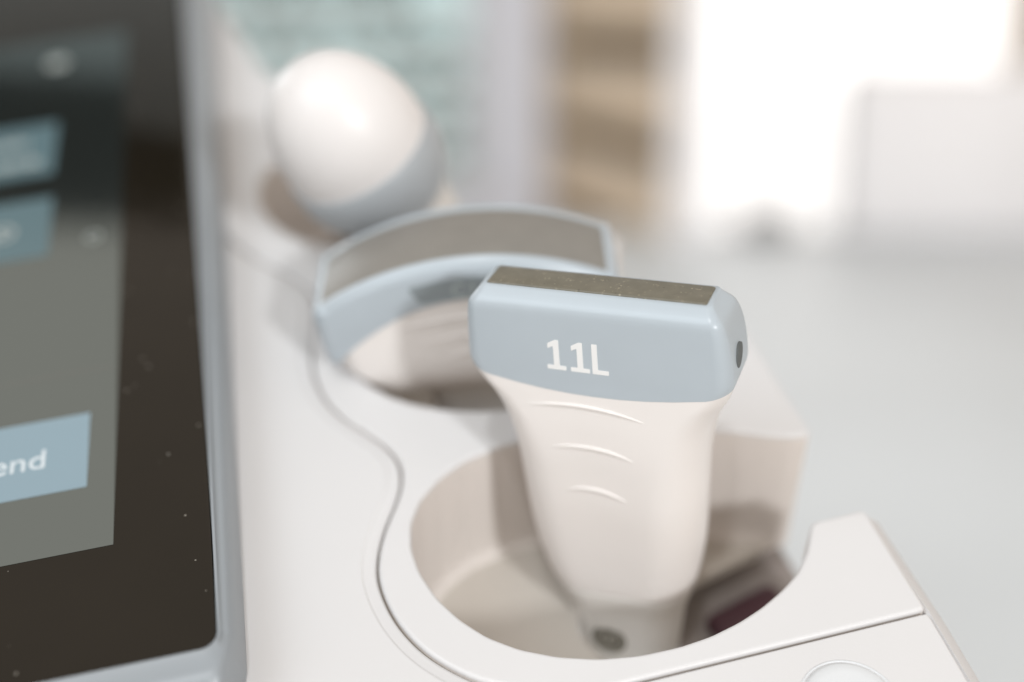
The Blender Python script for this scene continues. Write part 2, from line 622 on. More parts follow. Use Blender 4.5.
def disc(r, y, x=bx, s=bs, n=36):
    return [(x + r * math.cos(2 * math.pi * k / n), y, S_BASE - s + r * math.sin(2 * math.pi * k / n)) for k in range(n)]


bd = link('round_badge', loft([disc(4.3, by + 1.0), disc(4.3, by - 0.25), disc(4.1, by - 0.35)]), M['badge'], linear, sharp=40)
bm = bmesh.new()
circ = [(bx + 3.4 * math.cos(t), by - 0.36, S_BASE - bs + 3.4 * math.sin(t)) for t in np.linspace(0, 2 * math.pi, 40)]
tube(circ, 0.2, 6, bm)
for sgn in (-1, 1):
    sp = [(bx + sgn * (0.9 + 1.0 * math.cos(t)), by - 0.36, S_BASE - bs + 0.1 + (0.5 + 0.13 * t) * math.sin(t) * 1.2)
          for t in np.linspace(0, 2.6 * math.pi, 30)]
    tube(sp, 0.2, 6, bm)
link('badge_script', bm, M['badge_light'], bd)

# =================================================================== CURVED PROBE
KC = 1.0
RCC = np.array([[0.9917, -0.0199, -0.1269], [0.1098, 0.6439, 0.7572], [0.0667, -0.7649, 0.6407]])
q_, r_ = np.linalg.qr(RCC)
RCC = q_ * np.sign(np.diag(r_))
TC = np.array([-11.85, 23.1, -277.0]) * 1.10 * KC * MM
RCW = CW @ RCC
TCW = CAM + CW @ TC
CB = 66.0
MC = frame(TCW - RCW[:, 2] * CB * MM, RCW[:, 0], RCW[:, 1], RCW[:, 2])
curved = thing('curved_probe', 'white ultrasound probe with wide arched blue-grey head and grey curved lens, middle of the three',
               'ultrasound probe', MC)
RARC = 67.8
PHI = 0.53
CZ = CB - RARC                                     # arc centre height


def arcstrip(r_in, r_out, y0, y1, phi0, phi1, n=44, er=0.8, xs=1.0):
    """solid arc of rectangular section with eased edges"""
    rings = []
    for t in np.linspace(phi0, phi1, n):
        sec = [(r_in, y0), (r_out - er, y0), (r_out - er * 0.3, y0 + er * 0.3), (r_out, y0 + er),
               (r_out, y1 - er), (r_out - er * 0.3, y1 - er * 0.3), (r_out - er, y1), (r_in, y1)]
        rings.append([(r * math.sin(t) * xs, y, CZ + r * math.cos(t)) for r, y in sec])
    return loft(rings)


LD = 9.5
link('acoustic_lens', arcstrip(RARC - 3, RARC + 0.33, -LD, LD, -PHI, PHI, er=0.5), M['lens2'], curved, sharp=50)
# blue head: arched block; front profile = outer arc, sides, lower edge arc
PH2 = PHI + 0.035


def front_outline(ro, drop_edge, band):
    """closed outline (x,z) of the head band seen from the front"""
    d = RARC - ro
    top = [(ro * math.sin(t), CZ + ro * math.cos(t)) for t in np.linspace(PHI - 0.005, -PHI + 0.005, 50)]
    za = CZ + RARC
    side = [(-35.4 + d * .8, za - 9.6 - d * .5), (-36.3 + d, za - 10.8 - d * .3), (-36.6 + d, za - 13.5), (-36.3 + d, za - 20)]
    low = []
    xm = 35.8 - d
    for u in np.linspace(-1, 1, 50):
        low.append((xm * u, za - band - (drop_edge - band) * abs(u) ** 2.0))
    return top + side + low + [(-x, z) for x, z in reversed(side)]


def sheet_rings(outline_fn, ys):
    return [[(x, y, z) for x, z in outline_fn(off)] for y, off in ys]


fo = lambda off: front_outline(RARC - off * 0.8, 25.8, 10.4)
rings = sheet_rings(fo, [(-12.1, 3.0), (-12.0, 2.4), (-11.5, 1.4), (-10.2, 0.0), (-9.9, -0.25), (-9.5, -0.3), (9.5, -0.3), (9.9, -0.3),
                         (11.6, -0.1), (12.4, 0.5), (12.9, 1.6), (13.0, 2.6)])
link('head_shell', loft(rings), M['blue'], curved, sharp=25)


# white body: sections along z
def ringc(z, a, y0, y1, r, xc=0.0):
    return [(x, y, z) for x, y in rrect(a, y0, y1, r, xc)]


TABC = [(0, 40.0), ]
rings = []
for (z, a, y, r) in ((CB - 5, 20, 11.0, 6), (CB - 10, 31.0, 11.6, 6), (CB - 15, 34.8, 11.9, 6), (CB - 22, 35.4, 12.1, 7),
                     (CB - 28, 34.8, 12.2, 8), (CB - 32, 33.9, 12.1, 9), (CB - 35, 32.4, 11.7, 10), (CB - 37.5, 29.6, 11.0, 9.8),
                     (CB - 39, 25.5, 10.2, 9.6), (CB - 40, 18, 9.2, 9)):
    rings.append(ringc(z, a, -y, y, r))
rows = rings
# refine between key rings
fine = []
for A, B in zip(rows, rows[1:]):
    for k in range(4):
        fine.append([tuple(np.array(p) * (1 - k / 4) + np.array(q) * (k / 4)) for p, q in zip(A, B)])
fine.append(rows[-1])
link('grip_body', loft(fine), M['probe_white'], curved, sharp=60)
rings = [ringc(CB - 39.5, 15.5, -8.4, 8.4, 8), ringc(CB - 60, 13.5, -7.6, 7.6, 7.5), ringc(CB - 84, 10.5, -6.5, 6.5, 6.4), ]
link('cable_collar', loft(rings), M['collar'], curved, sharp=60)
# grey label plate with its code on the head
bm = bmesh.new()
seg = []
for t in np.linspace(-0.2, 0.28, 24):
    seg.append(((RARC - 4.0) * math.sin(t), CZ + (RARC - 4.0) * math.cos(t)))
low = []
for t in np.linspace(0.25, -0.16, 24):
    low.append(((RARC - 9.8) * math.sin(t) * 1.1, CZ + (RARC - 9.8) * math.cos(t)))
ol = [tuple(q) for q in smooth_loop(resample(seg + low, 0.5), 10)]
rings = [[(x, -11.9, z) for x, z in ol], [(x, -12.2, z) for x, z in ol]]
lp = link('label_plate', loft(rings), M['label_grey'], curved, sharp=30)
cu = bpy.data.curves.new('lettering', 'FONT')
cu.body = 'C1-5'
cu.size = 7.2 * MM
cu.align_x = 'CENTER'
cu.extrude = 0.0001
tmp = bpy.data.objects.new('lettering', cu)
COL.objects.link(tmp)
bpy.context.view_layer.update()
dg = bpy.context.evaluated_depsgraph_get()


def text_mesh(body, size, mtx, name, m, parent, align='CENTER', ext=0.00005):
    c = bpy.data.curves.new(name, 'FONT')
    c.body = body
    c.size = size
    c.align_x = align
    c.extrude = ext
    t = bpy.data.objects.new(name, c)
    COL.objects.link(t)
    bpy.context.view_layer.update()
    d = bpy.context.evaluated_depsgraph_get()
    me = bpy.data.meshes.new_from_object(t.evaluated_get(d))
    bpy.data.objects.remove(t)
    bpy.data.curves.remove(c)
    me.transform(mtx)
    me.name = name
    me.materials.clear()
    me.materials.append(m)
    o = bpy.data.objects.new(name, me)
    COL.objects.link(o)
    o.parent = parent
    return o


bpy.data.objects.remove(tmp)
bpy.data.curves.remove(cu)
rotx = Matrix.Rotation(math.radians(90), 4, 'X')
M['lettering_pale'] = mat('pale_print', (0.40, 0.45, 0.45), 0.5, 0.3, 0.01)
text_mesh('C1-5', 5.4 * MM, Matrix.Translation((3.0 * MM, -12.23 * MM, (CB - 9.2) * MM)) @ rotx, 'lettering', M['lettering_pale'], lp)
# grip ridges
for x0, x1, z0 in ((-16, 17, CB - 15.5), (-13, 14, CB - 21.0), (-10, 11, CB - 26.5)):
    path = [(x, -12.08, z0 - 2.2 * (2 * (x - x0) / (x1 - x0) - 1) ** 2) for x in np.linspace(x0, x1, 20)]
    rad = [0.05 + 0.33 * math.sin(math.pi * i / 19) ** 0.6 for i in range(20)]
    link('grip_ridge', tube(path, rad, 8), M['probe_white'], curved)

# =================================================================== DOME PROBE
DC = at_depth(352, 141, 0.335)
az = unit(CW @ np.array([-0.43, 0.60, 0.675]))
axr = CW @ unit(np.array([0.80, -0.60, 0.0]))
axr = unit(axr - az * (az @ axr))
ayr = np.cross(az, axr)
DB = 62.0
MD = frame(DC - az * DB * MM, axr, ayr, az)
dome = thing('dome_probe', 'ultrasound probe with large rounded white dome above a grey collar, farthest from the camera',
             'ultrasound probe', MD)
n = 56


def ell(a, b, z):
    return [(a * math.cos(2 * math.pi * k / n), b * math.sin(2 * math.pi * k / n), z) for k in range(n)]


A0, B0 = 20.6, 19.8
rings = []
for k in range(1, 19):
    t = math.pi / 2 * k / 18
    rings.append(ell(A0 * math.sin(t), B0 * math.sin(t), DB + 26.0 * math.cos(t)))
rings.append(ell(A0, B0, DB - 4))
link('acoustic_dome', loft(rings), M['dome'], dome, sharp=60)
rings = [ell(A0 + 0.4, B0 + 0.4, DB - 2.5), ell(A0 + 0.9, B0 + 0.9, DB - 3.5), ell(A0 + 0.9, B0 + 0.9, DB - 10),
         ell(A0 - 0.5, B0 - 0.5, DB - 15), ell(A0 - 4, B0 - 4, DB - 21)]
link('head_collar', loft(rings), M['collar_grey'], dome, sharp=50)
rings = [ell(A0 - 4.2, B0 - 4.2, DB - 20.5), ell(15, 14, DB - 28), ell(14, 13, DB - 40), ell(12, 12, DB - 62)]
link('grip_body', loft(rings), M['collar'], dome, sharp=60)

# =================================================================== CONSOLE
console = thing('ultrasound_console', 'white ultrasound machine deck with three round probe holders and seamed panels',
                'ultrasound machine', DECK)

CUP = [(60.6, -6.0), (54, -6.2), (47.4, -6.3), (45.6, -9.2), (42.6, -13.9), (38.2, -18.6), (33, -22.0), (27, -25.0), (21, -27.2),
       (14, -28.9), (7, -29.6), (-1.5, -29.4), (-9.6, -28.0), (-17.5, -25.2), (-24.5, -21.3), (-30, -16.6), (-34.3, -10.8),
       (-37.6, -4.0), (-39.5, 3.5), (-39.8, 10.5), (-38.2, 17.8), (-34.6, 24.0), (-29, 29.3), (-22, 33.2), (-13, 35.6),
       (-3, 36.2), (8, 35.6), (20, 33.2), (32, 29.3), (42.5, 25.2), (50, 21.4), (55, 19.6), (60, 19.2)]


def cup(du, dv):
    return [(u + du * max(0.0, min(1.0, (50 - u) / 40)), v + dv) for u, v in CUP]


GROOVE = [(-8, -34.9), (-14, -34.6), (-21.5, -33.0), (-30.5, -28.6), (-35.7, -25.1), (-41.8, -18.2), (-45.7, -10.7), (-47.7, -3.0),
          (-48.1, 4.8), (-46.5, 11.6), (-43.6, 18.3), (-39.9, 24.9), (-37.4, 31.0), (-36.8, 37.0), (-38.6, 43.0), (-42.6, 49.5),
          (-46.6, 55.6), (-49.6, 63.0), (-50.9, 71.5), (-50.6, 79), (-48.8, 88), (-46.5, 98), (-46.0, 106), (-49.5, 114), (-55.5, 122),
          (-61, 130), (-66, 141), (-68, 153), (-67.5, 168), (-66, 184), (-64, 210), (-64, 250), (-64, 312)]
groove_s = catmull(GROOVE, 6)
out = [(59.8, -34.9), (60.2, -20)] + cup(0, 0) + [(60, 40)] + cup(-4.5, 76.5)[:-4] + [(38.5, 103), (42.5, 106), (41, 111), (35, 116.5), (24, 122.5), (12, 123.5), (2, 127), (-3, 134)] + \
    [(min(u, -9.0 + 0.2 * v), v + 148) for u, v in [(u - 15, v) for u, v in CUP[6:-3]]] + \
    [(-8, 176), (-11, 184), (-18, 195), (-27, 206), (-36, 222), (-43.6, 239), (-52.8, 295), (-56, 312)]
out += list(reversed(groove_s))
lp_ = resample(out, 0.9)
lp_ = smooth_loop(lp_, 3)
flare = np.zeros(len(lp_))
for i, (u, v) in enumerate(lp_):
    if u < 55 and u > -42.5 - 22 * max(0, v) / 148 and not (v < -33):
        vv = (v + 34) % 76.5
        # only points that belong to the inside of a cup
        for dv, du in ((0, 0), (76.5, -4.5), (148, -15)):
            cc = np.array([2 + du, 3 + dv])
            if abs(v - cc[1]) < 34 and u > -41 + du:
                flare[i] = 1.0 if u < 45 else max(0, (55 - u) / 10)
k_ = np.ones(9) / 9
flare = np.convolve(np.concatenate([flare[-4:], flare, flare[:4]]), k_, 'valid')
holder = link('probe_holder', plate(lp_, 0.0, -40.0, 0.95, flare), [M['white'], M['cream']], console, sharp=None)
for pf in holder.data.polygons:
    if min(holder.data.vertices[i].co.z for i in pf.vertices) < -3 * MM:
        pf.material_index = 1  # cup walls: the warm tint of the light is put into their colour

# floors of the cups, each with an opening for the probe neck and the cable slot
def holder_floor(cu_, cv_, du):
    inner, outer, opened = [], [], []
    N = 96
    for k in range(N):
        t = 2 * math.pi * k / N
        c, s = math.cos(t), math.sin(t)
        ur, vr = 200.0, 200.0
        lim = 1e9
        if c > 1e-6: lim = min(lim, (57.5 - cu_) / c)
        if c < -1e-6: lim = min(lim, (-44.0 + du - cu_) / c)
        if s > 1e-6: lim = min(lim, (38.5 + cv_ - 4 - cv_ + 0) / s)
        if s < -1e-6: lim = min(lim, (-32.0 - 4) / s)
        r = 13.8
        ang = abs(((t + math.pi) % (2 * math.pi)) - math.pi)
        if t > math.pi:
            w = max(0.0, 1 - max(0, abs(ang - 0.42) - 0.40) / 0.12)
        else:
            w = max(0.0, 1 - max(0, ang - 0.30) / 0.12)
        r = r + (min(46, lim - 1.2) - r) * min(1, w)
        r = min(r, lim - 1.0)
        opened.append(w > 0.3)
        inner.append((cu_ + r * c, cv_ + r * s))
        outer.append((cu_ + lim * c, cv_ + lim * s))
    rings = [[(x, y, -37.6) for x, y in outer], [(x, y, -37.6) for x, y in inner], [(x, y, -40.5) for x, y in inner],
             [(x, y, -40.5) for x, y in outer]]
    bm = loft(rings, False, False)
    bm.faces.ensure_lookup_table()
    kill = [bm.faces[q * N + i] for q in range(3) for i in range(N) if opened[i] and opened[(i + 1) % N]]
    bmesh.ops.delete(bm, geom=kill, context='FACES')
    return bm


for dv, du in ((0, 0), (76.5, -4.5)):
    link('holder_floor', holder_floor(12.5 + du, 5 + dv, du), M['floor_shaded'], holder, smooth=False)

bm = bmesh.new()
box(bm, (-66, 116, -40.5), (-9, 186, -37.6), MM, 1.0)
link('holder_floor', bm, M['deep_cup_shade'], holder, sharp=40)

bm = bmesh.new()
box(bm, (25, -32, -54), (63, 46, -50), MM, 1.0)
link('added_tray', bm, M['tray'], holder, sharp=40)  # added tray; its dark tone stands in for shade on the cup floor

# deck plate left of the holder, with a rounded edge along the groove
gap = 0.45
gl = np.array(groove_s)
d = np.gradient(gl, axis=0)
d /= np.linalg.norm(d, axis=1)[:, None]
gl_off = gl + np.stack([-d[:, 1], d[:, 0]], 1) * gap
if gl_off[40][0] > gl[40][0]:
    gl_off = gl - np.stack([-d[:, 1], d[:, 0]], 1) * gap
deck = [(-9.2, -95)] + [(-9.2, -35.6)] + [tuple(p) for p in gl_off[1:]] + [(-64.6, 318), (-260, 318), (-260, -95)]
dl = smooth_loop(resample(deck, 1.0), 3)
nd = loop_normals(dl)
rings = []
for o_, z_ in ((-3.6, 0.0), (-3.45, 0.0), (-3.2, -0.06), (-2.95, -0.32), (-2.7, -0.4), (-1.0, -0.45), (-0.55, -0.55), (-0.2, -0.85), (0, -1.5), (0, -25)):
    q = dl + nd * o_
    rings.append([(x, y, z_) for x, y in q])
bm = loft(rings, False, False)
bm.verts.ensure_lookup_table()
fill(bm, [bm.verts[i] for i in range(len(dl))])
link('deck_panel', bm, M['white'], console)
# dark filler under the seams
bm = bmesh.new()
box(bm, (-60, -90, -16), (-50, 250, -12), MM)
# control panel in front of the holder
pan = [(-8.3, -35.7), (-8.3, -95), (56.5, -95), (59.6, -35.7)]
pl = smooth_loop(resample(pan, 0.6), 3)
panel = link('control_panel', plate(pl, -0.1, -25.0, 0.55), M['white'], console)
bm.free()
# seam filler strips
bm = bmesh.new()
box(bm, (-9, -36.2, -6.0), (59.0, -34.4, -3.0), MM)
link('seam_gasket', bm, M['gap'], console, smooth=False)
bm = bmesh.new()
ga = gl + (gl_off - gl) * 1.6
gb = gl - (gl_off - gl) * 0.8
vs = [[bm.verts.new((p[0] * MM, p[1] * MM, -1.7 * MM)) for p in q] for q in (ga, gb)]
for i in range(len(gl) - 1):
    bm.faces.new((vs[0][i], vs[0][i + 1], vs[1][i + 1], vs[1][i]))
r = bmesh.ops.extrude_face_region(bm, geom=bm.faces[:])
for e in r['geom']:
    if isinstance(e, bmesh.types.BMVert):
        e.co.z -= 2 * MM
link('seam_gasket', bm, M['gap'], console, smooth=False)
# round push knob on the control panel
kc = (34.0, -51.0)


def kring(r, z):
    return [(kc[0] + r * math.cos(2 * math.pi * k / 64), kc[1] + r * math.sin(2 * math.pi * k / 64), z) for k in range(64)]


kb = link('round_button', loft([kring(3.0, 0.5), kring(6.5, 0.65), kring(8.2, 0.6), kring(8.9, 0.25), kring(9.1, -0.1), kring(9.2, -1.0)]), M['knob_ring'], panel, sharp=60)
link('button_ring', loft([kring(9.3, -0.3), kring(9.35, -0.02), kring(9.6, 0.02), kring(9.8, -0.02), kring(9.9, -0.4)], False, False),
     M['knob_ring'], panel)
# sloping side trim on the right edge of the front half
rings = []
for v in np.linspace(-95, -7, 30):
    du = 0.0 if v > -35 else -3.1 * (-(v + 35.7)) / 59.3 * 1.0
    sec = [(60.15 + du, -2.2), (60.8 + du, -1.6), (64.3 + du, -4.6), (65.3 + du, -6.5), (65.6 + du, -40), (60.15 + du, -40)]
    rings.append([(u, v, z) for u, z in sec])
link('side_trim', loft(rings), M['white'], console, sharp=40)
# lower housing under the deck and the pedestal
bm = bmesh.new()
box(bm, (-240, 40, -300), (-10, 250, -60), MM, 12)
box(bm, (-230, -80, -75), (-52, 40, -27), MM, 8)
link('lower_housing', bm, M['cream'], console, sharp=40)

# =================================================================== TOUCHSCREEN
sE1 = CW @ np.array([0.9754, 0.1804, -0.1266])
sE2 = CW @ np.array([-0.2133, 0.6283, -0.7481])
sE2 = unit(sE2)
sE1 = unit(sE1 - sE2 * (sE2 @ sE1))
sN = np.cross(sE1, sE2)
d_ = ray(217.5, 646)
SC = CAM + d_ * (-(0.2138 - 0.014) / (NRM @ d_))
MS = frame(SC, sE1, sE2, sN)
screen = thing('touchscreen', 'dark touchscreen with blue buttons in a rounded silver-grey frame beside the probe holders',
               'touchscreen', MS)
GW, GH = 300.0, 345.0                              # glass size


def glass_loop(r=3.2, n=12):
    pts = []
    for cx, cy, a0 in ((-r, r, -90), (-r, GH - r, 0), (-GW + r, GH - r, 90), (-GW + r, r, 180)):
        for k in range(n + 1):
            t = math.radians(a0 + 90 * k / n)
            pts.append((cx + r * math.cos(t), cy + r * math.sin(t)))
    return np.array(pts)


G = glass_loop()


def off_loop(G, o, z):
    # offset with rounded corners kept: move along corner normals
    r = 3.2
    out = []
    for cx, cy, a0 in ((-r, r, -90), (-r, GH - r, 0), (-GW + r, GH - r, 90), (-GW + r, r, 180)):
        for k in range(13):
            t = math.radians(a0 + 90 * k / 12)
            rr = r + o
            out.append((cx + rr * math.cos(t), cy + rr * math.sin(t), z))
    return out


rings = [off_loop(G, -0.4, -0.15), off_loop(G, -0.15, -0.2), off_loop(G, -0.05, -2.0)]
gl_o = link('cover_glass', loft([off_loop(G, -0.5, 0.0), off_loop(G, -0.2, -0.1), off_loop(G, -0.1, -1.6)]), M['bezel'], screen, sharp=40)
prof = [(0.05, -1.0), (0.08, 0.2), (0.25, 0.4), (0.55, 0.45), (0.85, 0.36), (1.1, 0.2), (4.6, 0.0), (6.6, -0.7), (8.0, -2.2), (8.7, -5.0),
        (8.9, -9.0), (8.6, -30.0)]
def frame_loop(o, z):
    out = []
    for x, y, zz in off_loop(G, o, z):
        lim = np.interp(y, [-14, -9, -2, 14, 33, 52, 303], [-1.5, 0.6, 2.4, 4.6, 6.0, 6.9, 9.5])
        if o > 1.0 and x > 0:
            x = min(x * lim / 8.9 * 1.0, lim)
        out.append((x, y, zz))
    return out


link('frame', loft([frame_loop(o, z) for o, z in prof], False, False), M['frame'], screen, sharp=None)


def flat(bm, x0, x1, y0, y1, z, t=0.12):
    return box(bm, (x0, y0, z - t), (x1, y1, z), MM)


disp = link('display', flat(bmesh.new(), -280, -20, 31, 267.5, 0.10), M['display'], screen, smooth=False)
b1 = link('screen_button', flat(bmesh.new(), -62, -26, 49.3, 73, 0.16), M['btn'], disp, smooth=False)
b2 = link('screen_button', flat(bmesh.new(), -75, -39.4, 139.5, 168, 0.16), M['btn_dim'], disp, smooth=False)
b3 = link('screen_button', flat(bmesh.new(), -75, -40.2, 181.0, 210.5, 0.16), M['btn_dim'], disp, smooth=False)
text_mesh('end', 8.3 * MM, Matrix.Translation((-34.9 * MM, 57.6 * MM, 0.2 * MM)), 'lettering', M['btn_txt'], disp, 'RIGHT')
# blurred captions of the upper buttons: rows of small strokes, and an icon ring
bm = bmesh.new()
for row, xa, xb in ((200.5, -70, -48.5), (188.5, -70, -45.5)):
    x = xa
    k = 0
    while x < xb:
        w = (0.8, 1.5, 1.1, 0.7)[k % 4]
        h = (4.4, 3.2, 3.2, 4.8, 3.2)[k % 5]
        box(bm, (x, row - 2, 0.15), (x + w, row - 2 + h, 0.2), MM)
        x += w + 0.7
        k += 1
link('caption', bm, M['btn_txt_dim'], disp, smooth=False)
bm = bmesh.new()


def iring(cx, cy, r0, r1):
    rings = []
    for r, z in ((r0, 0.14), (r0, 0.2), (r1, 0.2), (r1, 0.14)):
        rings.append([(cx + r * math.cos(2 * math.pi * k / 32), cy + r * math.sin(2 * math.pi * k / 32), z) for k in range(32)])
    loft(rings, False, False, bm)


iring(-52.3, 153, 2.6, 3.6)
iring(-52.6, 153, 0.05, 1.2)
link('icon', bm, M['btn_txt_dim'], disp, smooth=False)
bm = bmesh.new()
iring(-27.5, 144.5, 1.5, 2.1)
link('icon', bm, M['btn_txt_dim'], disp, smooth=False)
bm = bmesh.new()
iring(-42.5, 250, 0.05, 3.4)
link('icon', bm, M['btn_txt_dim'], disp, smooth=False)
bm = bmesh.new()
flat(bm, -280, -20.4, 88.0, 88.4, 0.14)
link('divider_line', bm, M['divider'], disp, smooth=False)

# main monitor above the touchscreen: only its reflection shows in the glass
def mirror(px, py):
    v = unit(ray(px, py))
    return unit(v - 2 * (v @ sN) * sN)


pr = at_depth(110, 206, 0.40)
rv = mirror(110, 206)
dn = mirror(110, 60) - rv
dn = unit(dn - rv * (dn @ rv))
mx = np.cross(dn, rv)
mon = thing('main_monitor', 'main monitor hanging over the touchscreen, seen only as a dark reflection in its glass', 'monitor',
            frame(pr + rv * 0.50, mx, dn, rv))
link('casing', box(bmesh.new(), (-0.13, -0.052, 0.002), (0.13, 0.30, 0.03), 1.0, 0.006), M['dark'], mon, sharp=40)
link('screen', box(bmesh.new(), (-0.125, 0.048, -0.002), (0.125, 0.28, 0.003)), M['mon_screen'], mon, smooth=False)

# =================================================================== THE ROOM BEHIND
def plain(name, lo, hi, m, label=None, cat=None, kind=None, parent=None, bev=0.0):
    o = link(name, box(bmesh.new(), lo, hi, 1.0, bev), m, parent, smooth=bool(bev), sharp=40 if bev else None)
    if kind: o['kind'] = kind
    if label: tag(o, label, cat)
    return o


plain('floor', (-4, -2, -0.05), (5, 4.0, 0.0), M['floor'], kind='structure')
plain('lawn', (-9, 4.004, -0.4), (9, 14.0, -0.3), M['grass'], kind='structure')
WY = 3.25
X = lambda px, py=100, Y=WY: float(on_y(px, py, Y)[0])
Z = lambda py, Y=WY: float(on_y(512, py, Y)[2])
wl, wr = X(150), X(484)                            # left window
bl, br = X(670), X(1000)                           # bright window
zs = Z(190)
zt_ = 2.1
# wall: boxes round the two openings
bm = bmesh.new()
T = 0.14
box(bm, (-3.0, WY, 0), (wl, WY + T, 2.6))
box(bm, (wl, WY, 0), (wr, WY + T, zs))
box(bm, (wl, WY, zt_), (wr, WY + T, 2.6))
box(bm, (wr, WY, 0), (bl, WY + T, 2.6))
box(bm, (bl, WY, 0), (br, WY + T, 0.35))
box(bm, (bl, WY, zt_), (br, WY + T, 2.6))
wall = tag(link('back_wall', bm, M['wall'], smooth=False), 'pale lavender-white wall between the garden window and the tan shelves', 'wall')
bm = bmesh.new()
box(bm, (br, WY - 0.02, 0), (4.0, WY + T, 2.6))
tag(link('side_wall', bm, M['wallbeige'], smooth=False), 'beige wall at the top right corner beyond the couch backrest', 'wall')
# left window
win = thing('window', 'window onto greenery with pale frame behind the domed probe', 'window',
            Matrix.Translation((wl, WY, zs)))
W_, H_ = wr - wl, zt_ - zs
bm = bmesh.new()
f_ = 0.045
box(bm, (0, 0.03, 0), (f_, 0.09, H_))
box(bm, (W_ - f_, 0.03, 0), (W_, 0.09, H_))
box(bm, (f_, 0.03, 0), (W_ - f_, 0.09, f_))
box(bm, (f_, 0.03, H_ - f_), (W_ - f_, 0.09, H_))
link('frame', bm, M['winframe'], win, smooth=False)
link('pane', box(bmesh.new(), (f_, 0.058, f_), (W_ - f_, 0.062, H_ - f_)), M['glass'], win, smooth=False)
link('sill', box(bmesh.new(), (0.002, -0.06, -0.03), (W_ + 0.03, -0.002, 0.012)), M['winframe'], win, smooth=False)
# blind in front of it
bl_t = thing('venetian_blind', 'pale teal horizontal slat blind hanging in the window', 'blind', Matrix.Translation((wl, WY - 0.035, zs)))
bm = bmesh.new()
z = 0.05
while z < H_:
    mtx = Matrix.Translation((W_ / 2, 0, z)) @ Matrix.Rotation(math.radians(35), 4, 'X')
    box(bm, (-W_ / 2 + 0.03, -0.03, -0.001), (W_ / 2 - 0.03, 0.03, 0.001), 1.0, 0.0, mtx)
    z += 0.085
link('slats', bm, M['blind'], bl_t, smooth=False)
link('headrail', box(bmesh.new(), (0.02, -0.02, H_ + 0.0), (W_ - 0.02, 0.02, H_ + 0.04)), M['winframe'], bl_t, smooth=False)
# greenery outside
hedge = thing('hedge', 'dense green hedge outside the garden window', 'hedge', Matrix.Translation((-1.6, 6.2, -0.3)))
bm = bmesh.new()
for _ in range(5200):
    x = random.uniform(-2.0, 2.0)
    hgt = 1.75 + 0.30 * math.sin(x * 3.1) + 0.18 * math.sin(x * 7.7 + 1)
    y = random.uniform(-0.4, 0.4)
    zz = random.uniform(0.02, 1) ** 0.8 * hgt
    s = random.uniform(0.03, 0.07)
    mt = Matrix.Translation((x, y, zz)) @ Matrix.Rotation(random.uniform(0, 6.28), 4, 'Z') @ Matrix.Rotation(random.uniform(0.2, 1.4), 4, 'X')
    vs = [bm.verts.new(mt @ Vector(c)) for c in ((-s * .5, 0, 0), (0, -s, 0.01), (s * .5, 0, 0), (0, s, 0.01))]
    bm.faces.new(vs)
link('foliage', bm, M['leaf'], hedge, smooth=False)
bm = bmesh.new()
for x in np.linspace(-1.8, 1.8, 7):
    tube([(x, 0, 0), (x + 0.03, 0.02, 0.6), (x - 0.02, 0, 1.2)], [0.03, 0.02, 0.008], 7, bm, 1.0)
link('stems', bm, M['woodback'], hedge)
sk = plain('sky', (-12, 14.0, -2), (12, 14.1, 9), M['sky'], kind='structure')

# shelving, turned so that its right end is nearer
PA, PB = on_y(546, 100, 3.18), on_y(672, 100, 2.36)
SWd = float(np.linalg.norm((PB - PA)[:2]))
SYAW = math.atan2(PB[1] - PA[1], PB[0] - PA[0])
SM = Matrix.Translation((PA[0], PA[1], 0)) @ Matrix.Rotation(SYAW, 4, 'Z')
sh = thing('shelving_unit', 'tan wooden shelving unit with dark gaps under its shelves', 'shelves', SM)
tk = 0.014
SD = 0.07
link('side_panel', box(bmesh.new(), (0, 0, 0), (tk, SD, 1.9)), M['wood'], sh, smooth=False)
link('side_panel', box(bmesh.new(), (SWd - tk, 0, 0), (SWd, SD, 1.9)), M['backrest'], sh, smooth=False)
link('back_panel', box(bmesh.new(), (tk, SD - 0.01, 0), (SWd - tk, SD, 1.9)), M['woodback'], sh, smooth=False)  # back coloured dark to stand in for the shade under the shelves
zb = Z(205, 2.97)
pitch = Z(25, 2.97) - Z(112, 2.97)
zz = zb - 2 * pitch
shelf_z = []
while zz < 1.85:
    link('shelf', box(bmesh.new(), (tk, 0.004, zz), (SWd - tk, SD - 0.012, zz + 0.018)), M['woodedge'], sh, smooth=False)
    shelf_z.append(zz + 0.018)
    zz += pitch
for k, z0 in enumerate(shelf_z[1:5]):
    hh = pitch * 0.62
    o = link('linen_stack', box(bmesh.new(), (0, 0, 0), (SWd - 2 * tk - 0.012, SD - 0.025, hh), 1.0, 0.008), M['towel'], None, sharp=40)
    o.matrix_world = SM @ Matrix.Translation((tk + 0.006, 0.006, z0 + 0.001))
    tag(o, ('tan folded linen on the lowest visible shelf', 'tan folded linen on the second shelf from the bottom',
            'tan folded linen on the second shelf from the top', 'tan folded linen on the topmost visible shelf')[k], 'linen')
    o['group'] = 'folded linen on the tan shelves'

